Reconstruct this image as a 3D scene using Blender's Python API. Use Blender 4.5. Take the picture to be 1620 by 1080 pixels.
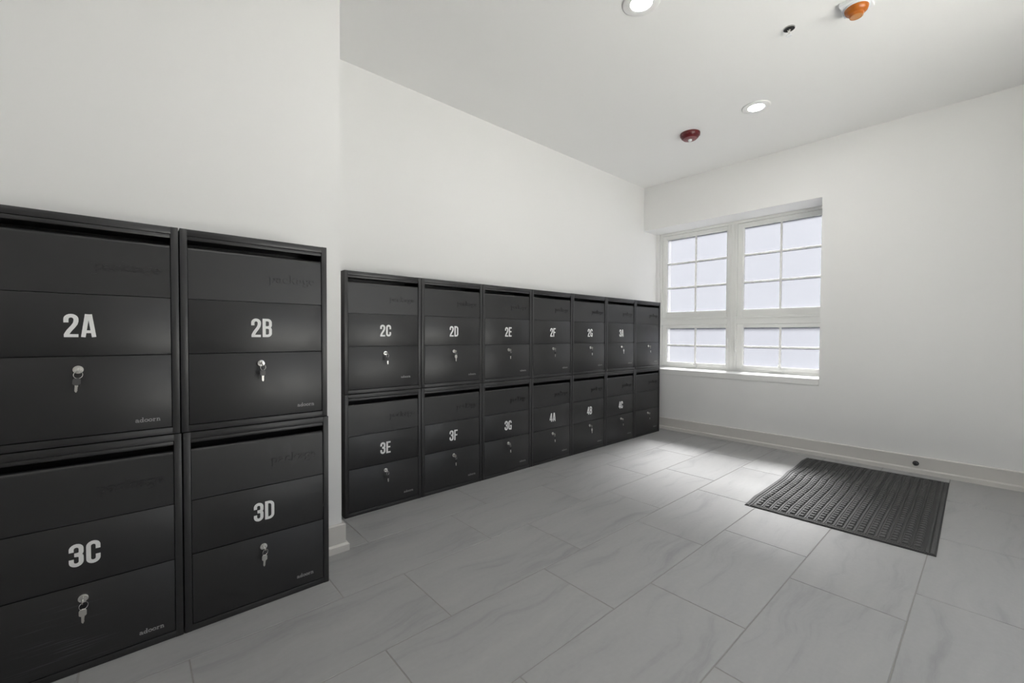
import bpy, bmesh, math, random
from mathutils import Vector, Matrix

random.seed(7)
for o in list(bpy.data.objects):
    bpy.data.objects.remove(o)
scene = bpy.context.scene
COL = scene.collection

# ------------------------------------------------------------------ camera
F_PX, YAW, PITCH, ROLL, SY, CAM_H = 675.5, 0.84568, -0.02059, 0.00451, 3.54, 1.1
cam_data = bpy.data.cameras.new('camera')
cam = bpy.data.objects.new('camera', cam_data)
COL.objects.link(cam)
scene.camera = cam
cam_data.sensor_width = 36.0
cam_data.lens = 36.0 * F_PX / 1620.0
cam_data.shift_y = SY / 1620.0
cam_data.clip_start = 0.02
f0 = Vector((math.cos(YAW), math.sin(YAW), 0)); r0 = Vector((math.sin(YAW), -math.cos(YAW), 0)); u0 = Vector((0, 0, 1))
fw = f0 * math.cos(PITCH) + u0 * math.sin(PITCH)
u1 = u0 * math.cos(PITCH) - f0 * math.sin(PITCH)
rt = r0 * math.cos(ROLL) + u1 * math.sin(ROLL)
up = u1 * math.cos(ROLL) - r0 * math.sin(ROLL)
cam.matrix_world = Matrix(((rt.x, up.x, -fw.x, 0), (rt.y, up.y, -fw.y, 0), (rt.z, up.z, -fw.z, CAM_H), (0, 0, 0, 1)))

# ------------------------------------------------------------------ world (bright overcast sky)
SKY_STRENGTH = 0.95
world = bpy.data.worlds.new('overcast_sky'); scene.world = world; world.use_nodes = True
nt = world.node_tree; nt.nodes.clear()
w_out = nt.nodes.new('ShaderNodeOutputWorld'); w_bg = nt.nodes.new('ShaderNodeBackground')
w_tc = nt.nodes.new('ShaderNodeTexCoord'); w_sep = nt.nodes.new('ShaderNodeSeparateXYZ'); w_rmp = nt.nodes.new('ShaderNodeValToRGB')
w_map = nt.nodes.new('ShaderNodeMapRange'); w_map.inputs[1].default_value = -1; w_map.inputs[2].default_value = 1
cr = w_rmp.color_ramp
cr.elements[0].position = 0.30; cr.elements[0].color = (0.50, 0.515, 0.55, 1)
cr.elements[1].position = 1.0; cr.elements[1].color = (1.86, 1.90, 2.0, 1)
e = cr.elements.new(0.50); e.color = (0.62, 0.65, 0.73, 1)

nt.links.new(w_tc.outputs['Generated'], w_sep.inputs[0]); nt.links.new(w_sep.outputs['Z'], w_map.inputs[0])
nt.links.new(w_map.outputs[0], w_rmp.inputs[0]); nt.links.new(w_rmp.outputs[0], w_bg.inputs[0]); nt.links.new(w_bg.outputs[0], w_out.inputs[0])
w_bg.inputs[1].default_value = SKY_STRENGTH

# ------------------------------------------------------------------ hazy sun on the window side of the building
SUN_STRENGTH, SUN_EL, SUN_AZ = 54.0, math.radians(48), math.radians(197)
sun_data = bpy.data.lights.new('hazy_sun', 'SUN'); sun_data.energy = SUN_STRENGTH; sun_data.angle = math.radians(20); sun_data.color = (1.0, 0.98, 0.95)
sun = bpy.data.objects.new('hazy_sun', sun_data); COL.objects.link(sun)
sun_dir = Vector((math.cos(SUN_EL) * math.cos(SUN_AZ), math.cos(SUN_EL) * math.sin(SUN_AZ), -math.sin(SUN_EL)))
sun.rotation_euler = sun_dir.to_track_quat('-Z', 'Y').to_euler()

# ------------------------------------------------------------------ exposure
LAMP_STRENGTH = 155.0
scene.view_settings.view_transform = 'Standard'
scene.view_settings.look = 'None'
scene.view_settings.exposure = 0.36
scene.view_settings.gamma = 1.0
scene.view_settings.use_curve_mapping = False

# ------------------------------------------------------------------ materials
def base_mat(name, color, rough=0.5, metal=0.0, spec=0.5):
    m = bpy.data.materials.new(name); m.use_nodes = True
    b = m.node_tree.nodes['Principled BSDF']
    b.inputs['Base Color'].default_value = (*color, 1); b.inputs['Roughness'].default_value = rough
    b.inputs['Metallic'].default_value = metal; b.inputs['Specular IOR Level'].default_value = spec
    return m, m.node_tree, b

def node(t, kind, **kw):
    n = t.nodes.new(kind)
    for k, v in kw.items():
        if k in n.inputs.keys(): n.inputs[k].default_value = v
        else: setattr(n, k, v)
    return n

def add_bump(t, b, scale, strength, dist=0.001, detail=3.0, coord='Object'):
    tc = node(t, 'ShaderNodeTexCoord'); nz = node(t, 'ShaderNodeTexNoise'); bp = node(t, 'ShaderNodeBump')
    nz.inputs['Scale'].default_value = scale; nz.inputs['Detail'].default_value = detail
    bp.inputs['Strength'].default_value = strength; bp.inputs['Distance'].default_value = dist
    t.links.new(tc.outputs[coord], nz.inputs['Vector']); t.links.new(nz.outputs['Fac'], bp.inputs['Height']); t.links.new(bp.outputs['Normal'], b.inputs['Normal'])
    return nz

def mottled(name, c1, c2, scale, rough, bump=None, metal=0.0, spec=0.5, detail=4.0):
    m, t, b = base_mat(name, c1, rough, metal, spec)
    tc = node(t, 'ShaderNodeTexCoord'); nz = node(t, 'ShaderNodeTexNoise'); mx = node(t, 'ShaderNodeMix', data_type='RGBA')
    nz.inputs['Scale'].default_value = scale; nz.inputs['Detail'].default_value = detail
    t.links.new(tc.outputs['Object'], nz.inputs['Vector'])
    mx.inputs[6].default_value = (*c1, 1); mx.inputs[7].default_value = (*c2, 1)
    t.links.new(nz.outputs['Fac'], mx.inputs[0]); t.links.new(mx.outputs[2], b.inputs['Base Color'])
    if bump: add_bump(t, b, *bump)
    return m

WALL_C = (0.86, 0.855, 0.845)
M = {}
M['wall'] = mottled('wall_paint', (0.85, 0.847, 0.838), (0.865, 0.862, 0.853), 1.5, 0.62, (260, 0.05, 0.001), spec=0.3)
M['ceiling'] = mottled('ceiling_paint', (0.895, 0.893, 0.885), (0.91, 0.908, 0.90), 1.5, 0.7, (200, 0.05, 0.001), spec=0.25)
M['base'] = mottled('baseboard_paint', (0.66, 0.64, 0.61), (0.68, 0.66, 0.63), 6, 0.4, (90, 0.03, 0.001))
M['vinyl'] = mottled('white_window_vinyl', (0.84, 0.845, 0.82), (0.86, 0.865, 0.84), 8, 0.35)
M['sill'] = mottled('sill_paint', (0.86, 0.86, 0.845), (0.88, 0.88, 0.865), 6, 0.4)
M['grout'] = mottled('grey_grout', (0.27, 0.265, 0.25), (0.32, 0.315, 0.30), 60, 0.85, (300, 0.3, 0.001))
M['sticker'] = mottled('white_vinyl_sticker', (0.88, 0.88, 0.87), (0.91, 0.91, 0.90), 40, 0.45)
M['grey_print'] = mottled('grey_printed_lettering', (0.26, 0.26, 0.26), (0.32, 0.32, 0.32), 80, 0.5)
M['chrome'] = mottled('polished_nickel', (0.78, 0.77, 0.75), (0.85, 0.84, 0.82), 60, 0.18, metal=1.0)
M['steel'] = mottled('key_steel', (0.62, 0.61, 0.58), (0.72, 0.71, 0.68), 120, 0.3, metal=1.0)
M['black_plastic'] = mottled('black_key_plastic', (0.012, 0.012, 0.013), (0.02, 0.02, 0.021), 80, 0.35)
M['grey_plastic'] = mottled('grey_key_plastic', (0.07, 0.07, 0.072), (0.09, 0.09, 0.092), 80, 0.35)
M['black_rubber'] = mottled('black_rubber', (0.018, 0.018, 0.019), (0.028, 0.028, 0.03), 50, 0.6)
M['dark_inside'] = mottled('black_inside', (0.006, 0.006, 0.006), (0.009, 0.009, 0.009), 20, 0.8)
M['red'] = mottled('red_detector_plastic', (0.10, 0.005, 0.008), (0.13, 0.008, 0.011), 30, 0.3)
M['red_face'] = mottled('faded_red_face', (0.20, 0.06, 0.065), (0.25, 0.09, 0.095), 60, 0.45)
M['orange'] = mottled('orange_cover_plastic', (0.40, 0.10, 0.008), (0.50, 0.145, 0.014), 14, 0.25)
M['orange_lens'] = mottled('pale_orange_lens', (0.50, 0.20, 0.055), (0.60, 0.27, 0.09), 30, 0.12)
M['white_plastic'] = mottled('white_plastic', (0.80, 0.81, 0.83), (0.83, 0.84, 0.86), 20, 0.35)
M['trim_white'] = mottled('white_trim_enamel', (0.85, 0.85, 0.84), (0.87, 0.87, 0.86), 20, 0.35)

def black_metal(name, scratch=False, smudge=False):
    m, t, b = base_mat(name, (0.02, 0.02, 0.022), 0.42, 0.0, 0.85)
    tc = node(t, 'ShaderNodeTexCoord'); nz = node(t, 'ShaderNodeTexNoise'); oi = node(t, 'ShaderNodeObjectInfo')
    ad = node(t, 'ShaderNodeVectorMath', operation='ADD'); sc = node(t, 'ShaderNodeVectorMath', operation='SCALE')
    cb = node(t, 'ShaderNodeCombineXYZ')
    for i in range(3): t.links.new(oi.outputs['Random'], cb.inputs[i])
    t.links.new(cb.outputs[0], sc.inputs[0]); sc.inputs['Scale'].default_value = 40
    t.links.new(tc.outputs['Object'], ad.inputs[0]); t.links.new(sc.outputs[0], ad.inputs[1])
    nz.inputs['Scale'].default_value = 7; nz.inputs['Detail'].default_value = 5; nz.inputs['Roughness'].default_value = 0.6
    t.links.new(ad.outputs[0], nz.inputs['Vector'])
    mr = node(t, 'ShaderNodeMapRange'); mr.inputs[1].default_value = 0.3; mr.inputs[2].default_value = 0.75
    mr.inputs[3].default_value = 0.38; mr.inputs[4].default_value = 0.47
    t.links.new(nz.outputs['Fac'], mr.inputs[0]); t.links.new(mr.outputs[0], b.inputs['Roughness'])
    mx = node(t, 'ShaderNodeMix', data_type='RGBA'); mx.inputs[6].default_value = (0.0040, 0.0040, 0.0046, 1); mx.inputs[7].default_value = (0.0065, 0.0065, 0.0073, 1)
    t.links.new(nz.outputs['Fac'], mx.inputs[0]); last = mx.outputs[2]
    if scratch:
        # fine diagonal scuff marks in the lower left of the door
        mp = node(t, 'ShaderNodeMapping'); mp.inputs['Rotation'].default_value = (0, math.radians(24), 0); mp.inputs['Scale'].default_value = (5, 1, 260)
        t.links.new(tc.outputs['Object'], mp.inputs[0])
        n2 = node(t, 'ShaderNodeTexNoise'); n2.inputs['Scale'].default_value = 1.0; n2.inputs['Detail'].default_value = 2
        t.links.new(mp.outputs[0], n2.inputs['Vector'])
        r2 = node(t, 'ShaderNodeMapRange'); r2.inputs[1].default_value = 0.57; r2.inputs[2].default_value = 0.70; t.links.new(n2.outputs['Fac'], r2.inputs[0])
        n3 = node(t, 'ShaderNodeVectorMath', operation='DISTANCE'); n3.inputs[1].default_value = (0.20, 0.0, 0.10)
        t.links.new(tc.outputs['Object'], n3.inputs[0])
        r3 = node(t, 'ShaderNodeMapRange'); r3.inputs[1].default_value = 0.16; r3.inputs[2].default_value = 0.02; t.links.new(n3.outputs['Value'], r3.inputs[0])
        ml = node(t, 'ShaderNodeMath', operation='MULTIPLY'); t.links.new(r2.outputs[0], ml.inputs[0]); t.links.new(r3.outputs[0], ml.inputs[1])
        ms = node(t, 'ShaderNodeMix', data_type='RGBA'); ms.inputs[7].default_value = (0.10, 0.10, 0.11, 1)
        t.links.new(last, ms.inputs[6]); t.links.new(ml.outputs[0], ms.inputs[0]); last = ms.outputs[2]
    if smudge:
        # dusty finger smears on the flap
        mp = node(t, 'ShaderNodeMapping'); mp.inputs['Scale'].default_value = (16, 1, 6)
        t.links.new(tc.outputs['Object'], mp.inputs[0])
        n2 = node(t, 'ShaderNodeTexNoise'); n2.inputs['Scale'].default_value = 1.0; n2.inputs['Detail'].default_value = 4
        t.links.new(mp.outputs[0], n2.inputs['Vector'])
        r2 = node(t, 'ShaderNodeMapRange'); r2.inputs[1].default_value = 0.60; r2.inputs[2].default_value = 0.85; r2.inputs[4].default_value = 0.5; t.links.new(n2.outputs['Fac'], r2.inputs[0])
        ms = node(t, 'ShaderNodeMix', data_type='RGBA'); ms.inputs[7].default_value = (0.07, 0.07, 0.072, 1)
        t.links.new(last, ms.inputs[6]); t.links.new(r2.outputs[0], ms.inputs[0]); last = ms.outputs[2]
    t.links.new(last, b.inputs['Base Color'])
    add_bump(t, b, 900, 0.08, 0.0005, 2.0)
    return m
M['black'] = black_metal('black_powder_coat')
M['black_scuffed'] = black_metal('black_powder_coat_scuffed', scratch=True)
M['black_smudged'] = black_metal('black_powder_coat_smudged', smudge=True)

def tile_material():
    m, t, b = base_mat('grey_veined_porcelain', (0.34, 0.34, 0.345), 0.42, 0, 0.45)
    tc = node(t, 'ShaderNodeTexCoord'); oi = node(t, 'ShaderNodeObjectInfo')
    cb = node(t, 'ShaderNodeCombineXYZ'); sc = node(t, 'ShaderNodeMath', operation='MULTIPLY'); sc.inputs[1].default_value = 37.0
    t.links.new(oi.outputs['Random'], sc.inputs[0]); t.links.new(sc.outputs[0], cb.inputs[0]); t.links.new(sc.outputs[0], cb.inputs[2])
    ad = node(t, 'ShaderNodeVectorMath', operation='ADD'); t.links.new(tc.outputs['Object'], ad.inputs[0]); t.links.new(cb.outputs[0], ad.inputs[1])
    # swirl: a noise-warped, stretched noise
    wn = node(t, 'ShaderNodeTexNoise'); wn.inputs['Scale'].default_value = 2.2; wn.inputs['Detail'].default_value = 2
    t.links.new(ad.outputs[0], wn.inputs['Vector'])
    wsub = node(t, 'ShaderNodeVectorMath', operation='SUBTRACT'); wsub.inputs[1].default_value = (0.5, 0.5, 0.5); t.links.new(wn.outputs['Color'], wsub.inputs[0])
    wsc = node(t, 'ShaderNodeVectorMath', operation='SCALE'); wsc.inputs['Scale'].default_value = 0.22; t.links.new(wsub.outputs[0], wsc.inputs[0])
    wad = node(t, 'ShaderNodeVectorMath', operation='ADD'); t.links.new(ad.outputs[0], wad.inputs[0]); t.links.new(wsc.outputs[0], wad.inputs[1])
    mp = node(t, 'ShaderNodeMapping'); mp.inputs['Scale'].default_value = (0.9, 7.5, 1.0); mp.inputs['Rotation'].default_value = (0, 0, math.radians(-8))
    t.links.new(wad.outputs[0], mp.inputs[0])
    nz = node(t, 'ShaderNodeTexNoise'); nz.inputs['Scale'].default_value = 1.6; nz.inputs['Detail'].default_value = 8; nz.inputs['Roughness'].default_value = 0.62
    t.links.new(mp.outputs[0], nz.inputs['Vector'])
    rp = node(t, 'ShaderNodeValToRGB'); c = rp.color_ramp
    c.elements[0].position = 0.30; c.elements[0].color = (0.282, 0.283, 0.287, 1)
    c.elements[1].position = 0.72; c.elements[1].color = (0.382, 0.382, 0.379, 1)
    e = c.elements.new(0.46); e.color = (0.350, 0.351, 0.352, 1)
    t.links.new(nz.outputs['Fac'], rp.inputs[0])
    fine = node(t, 'ShaderNodeTexNoise'); fine.inputs['Scale'].default_value = 55; fine.inputs['Detail'].default_value = 4; t.links.new(ad.outputs[0], fine.inputs['Vector'])
    fm = node(t, 'ShaderNodeMapRange'); fm.inputs[3].default_value = 0.95; fm.inputs[4].default_value = 1.05; t.links.new(fine.outputs['Fac'], fm.inputs[0])
    mul = node(t, 'ShaderNodeVectorMath', operation='SCALE'); t.links.new(rp.outputs[0], mul.inputs[0]); t.links.new(fm.outputs[0], mul.inputs['Scale'])
    t.links.new(mul.outputs[0], b.inputs['Base Color'])
    rr = node(t, 'ShaderNodeMapRange'); rr.inputs[3].default_value = 0.36; rr.inputs[4].default_value = 0.52; t.links.new(nz.outputs['Fac'], rr.inputs[0]); t.links.new(rr.outputs[0], b.inputs['Roughness'])
    bp = node(t, 'ShaderNodeBump'); bp.inputs['Strength'].default_value = 0.05; bp.inputs['Distance'].default_value = 0.001
    t.links.new(fine.outputs['Fac'], bp.inputs['Height']); t.links.new(bp.outputs['Normal'], b.inputs['Normal'])
    return m
M['tile'] = tile_material()

def frosted():
    m = bpy.data.materials.new('frosted_window_film'); m.use_nodes = True; t = m.node_tree; t.nodes.clear()
    out = node(t, 'ShaderNodeOutputMaterial'); tr = node(t, 'ShaderNodeBsdfTransparent'); tl = node(t, 'ShaderNodeBsdfTranslucent'); mx = node(t, 'ShaderNodeMixShader')
    tc = node(t, 'ShaderNodeTexCoord'); nz = node(t, 'ShaderNodeTexNoise'); rp = node(t, 'ShaderNodeValToRGB')
    nz.inputs['Scale'].default_value = 45; nz.inputs['Detail'].default_value = 1; t.links.new(tc.outputs['Object'], nz.inputs['Vector'])
    rp.color_ramp.elements[0].position = 0.20; rp.color_ramp.elements[0].color = (0.025, 0.026, 0.028, 1)
    rp.color_ramp.elements[1].position = 0.245; rp.color_ramp.elements[1].color = (0.0490, 0.0508, 0.0565, 1)
    t.links.new(nz.outputs['Fac'], rp.inputs[0]); t.links.new(rp.outputs[0], tl.inputs['Color'])
    tr.inputs['Color'].default_value = (0.96, 0.97, 1.0, 1)
    gl = node(t, 'ShaderNodeBsdfGlossy'); gl.inputs['Roughness'].default_value = 0.25; gl.inputs['Color'].default_value = (0.9, 0.9, 0.9, 1)
    m2 = node(t, 'ShaderNodeMixShader'); m2.inputs[0].default_value = 0.04
    mx.inputs[0].default_value = 0.88       # most light is spread by the film, a little passes straight
    t.links.new(tr.outputs[0], mx.inputs[1]); t.links.new(tl.outputs[0], mx.inputs[2])
    t.links.new(mx.outputs[0], m2.inputs[1]); t.links.new(gl.outputs[0], m2.inputs[2]); t.links.new(m2.outputs[0], out.inputs[0])
    return m
M['frosted'] = frosted()

def clear_glass():
    m = bpy.data.materials.new('clear_door_glass'); m.use_nodes = True; t = m.node_tree; t.nodes.clear()
    out = node(t, 'ShaderNodeOutputMaterial'); tr = node(t, 'ShaderNodeBsdfTransparent'); gl = node(t, 'ShaderNodeBsdfGlossy'); mx = node(t, 'ShaderNodeMixShader')
    tr.inputs['Color'].default_value = (0.93, 0.95, 0.94, 1); gl.inputs['Roughness'].default_value = 0.02; mx.inputs[0].default_value = 0.06
    t.links.new(tr.outputs[0], mx.inputs[1]); t.links.new(gl.outputs[0], mx.inputs[2]); t.links.new(mx.outputs[0], out.inputs[0]); return m
M['glass'] = clear_glass()
M['pavement'] = mottled('pale_concrete', (0.52, 0.51, 0.49), (0.60, 0.59, 0.57), 3, 0.85)

def lamp_material():
    m = bpy.data.materials.new('lit_downlight_lens'); m.use_nodes = True; t = m.node_tree; t.nodes.clear()
    out = node(t, 'ShaderNodeOutputMaterial'); em = node(t, 'ShaderNodeEmission')
    em.inputs['Color'].default_value = (1.0, 0.985, 0.96, 1); em.inputs['Strength'].default_value = LAMP_STRENGTH
    t.links.new(em.outputs[0], out.inputs[0]); return m
M['lamp'] = lamp_material()

def mat_fibre():
    m, t, b = base_mat('charcoal_mat_fibre', (0.03, 0.03, 0.03), 0.62, 0, 0.5)
    tc = node(t, 'ShaderNodeTexCoord'); nz = node(t, 'ShaderNodeTexNoise'); mx = node(t, 'ShaderNodeMix', data_type='RGBA')
    nz.inputs['Scale'].default_value = 350; nz.inputs['Detail'].default_value = 3; t.links.new(tc.outputs['Object'], nz.inputs['Vector'])
    mx.inputs[6].default_value = (0.025, 0.025, 0.025, 1); mx.inputs[7].default_value = (0.085, 0.085, 0.085, 1)
    t.links.new(nz.outputs['Fac'], mx.inputs[0]); t.links.new(mx.outputs[2], b.inputs['Base Color'])
    add_bump(t, b, 500, 0.5, 0.0015)
    return m
M['mat'] = mat_fibre()
M['mat_rubber'] = mottled('charcoal_mat_rubber', (0.016, 0.016, 0.016), (0.028, 0.028, 0.028), 120, 0.55, (400, 0.2, 0.001))

# ------------------------------------------------------------------ mesh helpers
def add_box(bm, lo, hi, bev=0.0):
    x0, y0, z0 = lo; x1, y1, z1 = hi
    vs = [bm.verts.new(p) for p in ((x0, y0, z0), (x1, y0, z0), (x1, y1, z0), (x0, y1, z0), (x0, y0, z1), (x1, y0, z1), (x1, y1, z1), (x0, y1, z1))]
    fs = [bm.faces.new([vs[i] for i in q]) for q in ((3, 2, 1, 0), (4, 5, 6, 7), (0, 1, 5, 4), (1, 2, 6, 5), (2, 3, 7, 6), (3, 0, 4, 7))]
    if bev > 0:
        es = list({e for f in fs for e in f.edges})
        bmesh.ops.bevel(bm, geom=es, offset=bev, segments=2, affect='EDGES', profile=0.5)
    return bm

def add_prism(bm, poly, z0, z1, axis='z'):
    """extrude a 2D polygon (counter-clockwise) between two levels"""
    def P(a, b, c):
        return (a, b, c) if axis == 'z' else (c, a, b) if axis == 'x' else (a, c, b)
    lo = [bm.verts.new(P(a, b, z0)) for a, b in poly]; hi = [bm.verts.new(P(a, b, z1)) for a, b in poly]
    n = len(poly)
    bm.faces.new(hi); bm.faces.new(lo[::-1])
    for i in range(n): bm.faces.new((lo[i], lo[(i + 1) % n], hi[(i + 1) % n], hi[i]))

def add_lathe(bm, prof, c=(0, 0, 0), axis='z', n=32, cap=True):
    """revolve a list of (radius, height) about an axis through c"""
    rings = []
    for r, h in prof:
        ring = []
        for i in range(n):
            a = 2 * math.pi * i / n; u, v = r * math.cos(a), r * math.sin(a)
            p = (u, v, h) if axis == 'z' else (u, h, v) if axis == 'y' else (h, u, v)
            ring.append(bm.verts.new((c[0] + p[0], c[1] + p[1], c[2] + p[2])))
        rings.append(ring)
    for a, b in zip(rings, rings[1:]):
        for i in range(n): bm.faces.new((a[i], a[(i + 1) % n], b[(i + 1) % n], b[i]))
    if cap:
        bm.faces.new(rings[0][::-1]); bm.faces.new(rings[-1])

def add_torus(bm, c, R, r, nrm='y', n=24, k=8, tilt=0.0):
    rings = []
    for i in range(n):
        a = 2 * math.pi * i / n; ring = []
        for j in range(k):
            b = 2 * math.pi * j / k; d = R + r * math.cos(b); h = r * math.sin(b)
            u, v = d * math.cos(a), d * math.sin(a)
            p = Vector((u, h, v)) if nrm == 'y' else Vector((h, u, v)) if nrm == 'x' else Vector((u, v, h))
            if tilt: p.rotate(Matrix.Rotation(tilt, 3, 'Z'))
            ring.append(bm.verts.new(p + Vector(c)))
        rings.append(ring)
    for i in range(n):
        A, B = rings[i], rings[(i + 1) % n]
        for j in range(k): bm.faces.new((A[j], A[(j + 1) % k], B[(j + 1) % k], B[j]))

def to_mesh(bm, name, mat, smooth=None):
    bmesh.ops.recalc_face_normals(bm, faces=bm.faces)
    me = bpy.data.meshes.new(name); bm.to_mesh(me); bm.free()
    me.materials.append(mat)
    if smooth is not None:
        for p in me.polygons: p.use_smooth = True
        try: me.set_sharp_from_angle(angle=math.radians(smooth))
        except Exception: pass
    return me

def link(name, me, parent=None, loc=(0, 0, 0), rz=0.0):
    o = bpy.data.objects.new(name, me); COL.objects.link(o)
    o.parent = parent; o.location = loc; o.rotation_euler = (0, 0, rz)
    return o

def empty(name, loc=(0, 0, 0), rz=0.0, parent=None):
    o = link(name, None, parent, loc, rz); o.empty_display_size = 0.05
    return o

def tag(o, label=None, cat=None, group=None, kind=None):
    if label: o['label'] = label
    if cat: o['category'] = cat
    if group: o['group'] = group
    if kind: o['kind'] = kind
    return o

# ------------------------------------------------------------------ room dimensions (metres)
HC = 2.892                        # ceiling height
Y_LEFT = 2.862                    # recessed left wall
Y_FRONT = 2.192                   # projecting part of the left wall
X_EDGE = 0.785                    # where the projection ends
X_FAR, TH = 4.681, 0.0215         # far wall corner and its small turn
Y_RIGHT, X_BACK = -1.05, -1.9
FAR = (X_FAR, Y_LEFT, 0)
WT = 0.42                         # thickness of the window wall
def far_x(y): return X_FAR + (Y_LEFT - y) * math.tan(TH)

# ------------------------------------------------------------------ structure
bm = bmesh.new(); add_box(bm, (X_BACK - .15, Y_RIGHT - .15, -0.06), (5.35, Y_LEFT + .15, -0.0016))
floor = tag(link('floor', to_mesh(bm, 'floor_bed', M['grout'])), 'grey floor of large veined tiles with thin grout joints', 'floor', kind='structure')

def clip_poly(poly, a, b, c):
    """keep a*x + b*y <= c"""
    out = []
    for i, p in enumerate(poly):
        q = poly[(i + 1) % len(poly)]; dp = a * p[0] + b * p[1] - c; dq = a * q[0] + b * q[1] - c
        if dp <= 0: out.append(p)
        if dp * dq < 0:
            s = dp / (dp - dq); out.append((p[0] + (q[0] - p[0]) * s, p[1] + (q[1] - p[1]) * s))
    return out

def tile_mesh(poly, cx, cy):
    bm = bmesh.new(); b = 0.0012
    n = len(poly)
    mx = sum(p[0] for p in poly) / n; my = sum(p[1] for p in poly) / n
    inn = [(p[0] + (b if p[0] < mx else -b), p[1] + (b if p[1] < my else -b)) for p in poly]
    L0 = [bm.verts.new((x - cx, y - cy, -0.008)) for x, y in poly]
    L1 = [bm.verts.new((x - cx, y - cy, -0.0009)) for x, y in poly]
    L2 = [bm.verts.new((x - cx, y - cy, 0.0)) for x, y in inn]
    bm.faces.new(L2); bm.faces.new(L0[::-1])
    for A, B in ((L0, L1), (L1, L2)):
        for i in range(n): bm.faces.new((A[i], A[(i + 1) % n], B[(i + 1) % n], B[i]))
    return to_mesh(bm, 'tile', M['tile'])

TL, TW, G, ROW0 = 0.790, 0.395, 0.0045, 2.178
full = None
ct, st = math.cos(TH), math.sin(TH)
for k in range(-2, 9):
    y1 = ROW0 - k * TW; y0 = y1 - TW
    off = 0.646 if k % 2 == 0 else 0.130
    i0 = math.floor((X_BACK - off) / TL)
    for i in range(i0, 9):
        x0 = off + i * TL; x1 = x0 + TL
        if x0 > 4.85: break
        poly = [(x0 + G / 2, y0 + G / 2), (x1 - G / 2, y0 + G / 2), (x1 - G / 2, y1 - G / 2), (x0 + G / 2, y1 - G / 2)]
        cp = clip_poly(poly, ct, st, ct * X_FAR + st * Y_LEFT)
        for a, b, c in ((0, 1, Y_LEFT), (0, -1, -Y_RIGHT), (-1, 0, -X_BACK)):
            if cp: cp = clip_poly(cp, a, b, c)
        if len(cp) < 3 or max(p[0] for p in cp) - min(p[0] for p in cp) < 0.01 or max(p[1] for p in cp) - min(p[1] for p in cp) < 0.01: continue
        cx, cy = x0 + TL / 2, y0 + TW / 2
        if cp == poly:
            if full is None: full = tile_mesh(poly, cx, cy)
            me = full
        else: me = tile_mesh(cp, cx, cy)
        link('tile', me, floor, (cx, cy, 0))

bm = bmesh.new(); add_box(bm, (X_BACK - .15, Y_RIGHT - .15, HC), (5.35, Y_LEFT + .15, HC + .12))
tag(link('ceiling', to_mesh(bm, 'ceiling', M['ceiling'])), 'smooth white painted ceiling', 'ceiling', kind='structure')
bm = bmesh.new(); add_box(bm, (X_EDGE - .05, Y_LEFT, -.01), (5.35, Y_LEFT + .15, HC))
tag(link('wall_left', to_mesh(bm, 'wall_left', M['wall'])), 'white wall set back behind the long row of mailboxes', 'wall', kind='structure')
bm = bmesh.new(); add_box(bm, (X_BACK - .15, Y_FRONT, -.01), (X_EDGE, Y_LEFT + .15, HC))
tag(link('wall_left_projection', to_mesh(bm, 'wall_left_projection', M['wall'])), 'white projecting wall section behind the four nearest mailboxes', 'wall', kind='structure')
bm = bmesh.new(); add_box(bm, (X_BACK - .15, Y_RIGHT - .15, -.01), (X_BACK, Y_FRONT, HC))
tag(link('wall_back', to_mesh(bm, 'wall_back', M['wall'])), 'white wall behind the viewer', 'wall', kind='structure')
GX0, GX1, GZ = 0.95, 3.35, 2.45      # unseen entrance added in right wall for its light; door stop suggests one
bm = bmesh.new()
add_box(bm, (X_BACK, Y_RIGHT - .15, -.01), (GX0, Y_RIGHT, HC)); add_box(bm, (GX1, Y_RIGHT - .15, -.01), (5.35, Y_RIGHT, HC)); add_box(bm, (GX0, Y_RIGHT - .15, GZ), (GX1, Y_RIGHT, HC))
tag(link('wall_right', to_mesh(bm, 'wall_right', M['wall'])), 'white wall with the added glazed entrance on the right outside the picture', 'wall', kind='structure')
dr1 = tag(empty('door_1', (GX1, Y_RIGHT - .09, 0), math.pi / 2), 'white framed glazed double entrance door added for daylight on the right outside the picture', 'door', kind='structure')
gw = GX1 - GX0
bm = bmesh.new()
add_box(bm, (0, 0, 0), (.06, .05, GZ), .002); add_box(bm, (0, gw - .05, 0), (.06, gw, GZ), .002); add_box(bm, (0, .05, GZ - .05), (.06, gw - .05, GZ), .002)
link('door_frame', to_mesh(bm, 'door_frame', M['vinyl']), dr1)
for k in (0, 1):
    y0 = .05 + k * (gw - .1) / 2 + .003; y1 = y0 + (gw - .1) / 2 - .006
    bm = bmesh.new()
    add_box(bm, (.008, y0, .01), (.052, y0 + .08, GZ - .055), .002); add_box(bm, (.008, y1 - .08, .01), (.052, y1, GZ - .055), .002)
    add_box(bm, (.008, y0 + .08, .01), (.052, y1 - .08, .22), .002); add_box(bm, (.008, y0 + .08, GZ - .15), (.052, y1 - .08, GZ - .055), .002)
    lf = link('door_leaf', to_mesh(bm, 'door_leaf', M['vinyl']), dr1)
    bm = bmesh.new(); bm.faces.new([bm.verts.new(v) for v in ((.03, y0 + .08, .22), (.03, y1 - .08, .22), (.03, y1 - .08, GZ - .15), (.03, y0 + .08, GZ - .15))])
    link('pane', to_mesh(bm, 'door_pane', M['glass']), lf)
    yh = y1 - .04 if k == 0 else y0 + .04
    bm = bmesh.new(); add_lathe(bm, [(.012, .85), (.012, 1.25)], (.085, yh, 0), n=16); add_box(bm, (.05, yh - .006, .88), (.085, yh + .006, .892)); add_box(bm, (.05, yh - .006, 1.208), (.085, yh + .006, 1.22))
    link('pull_handle', to_mesh(bm, 'pull_handle', M['chrome'], 40), lf)

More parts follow.
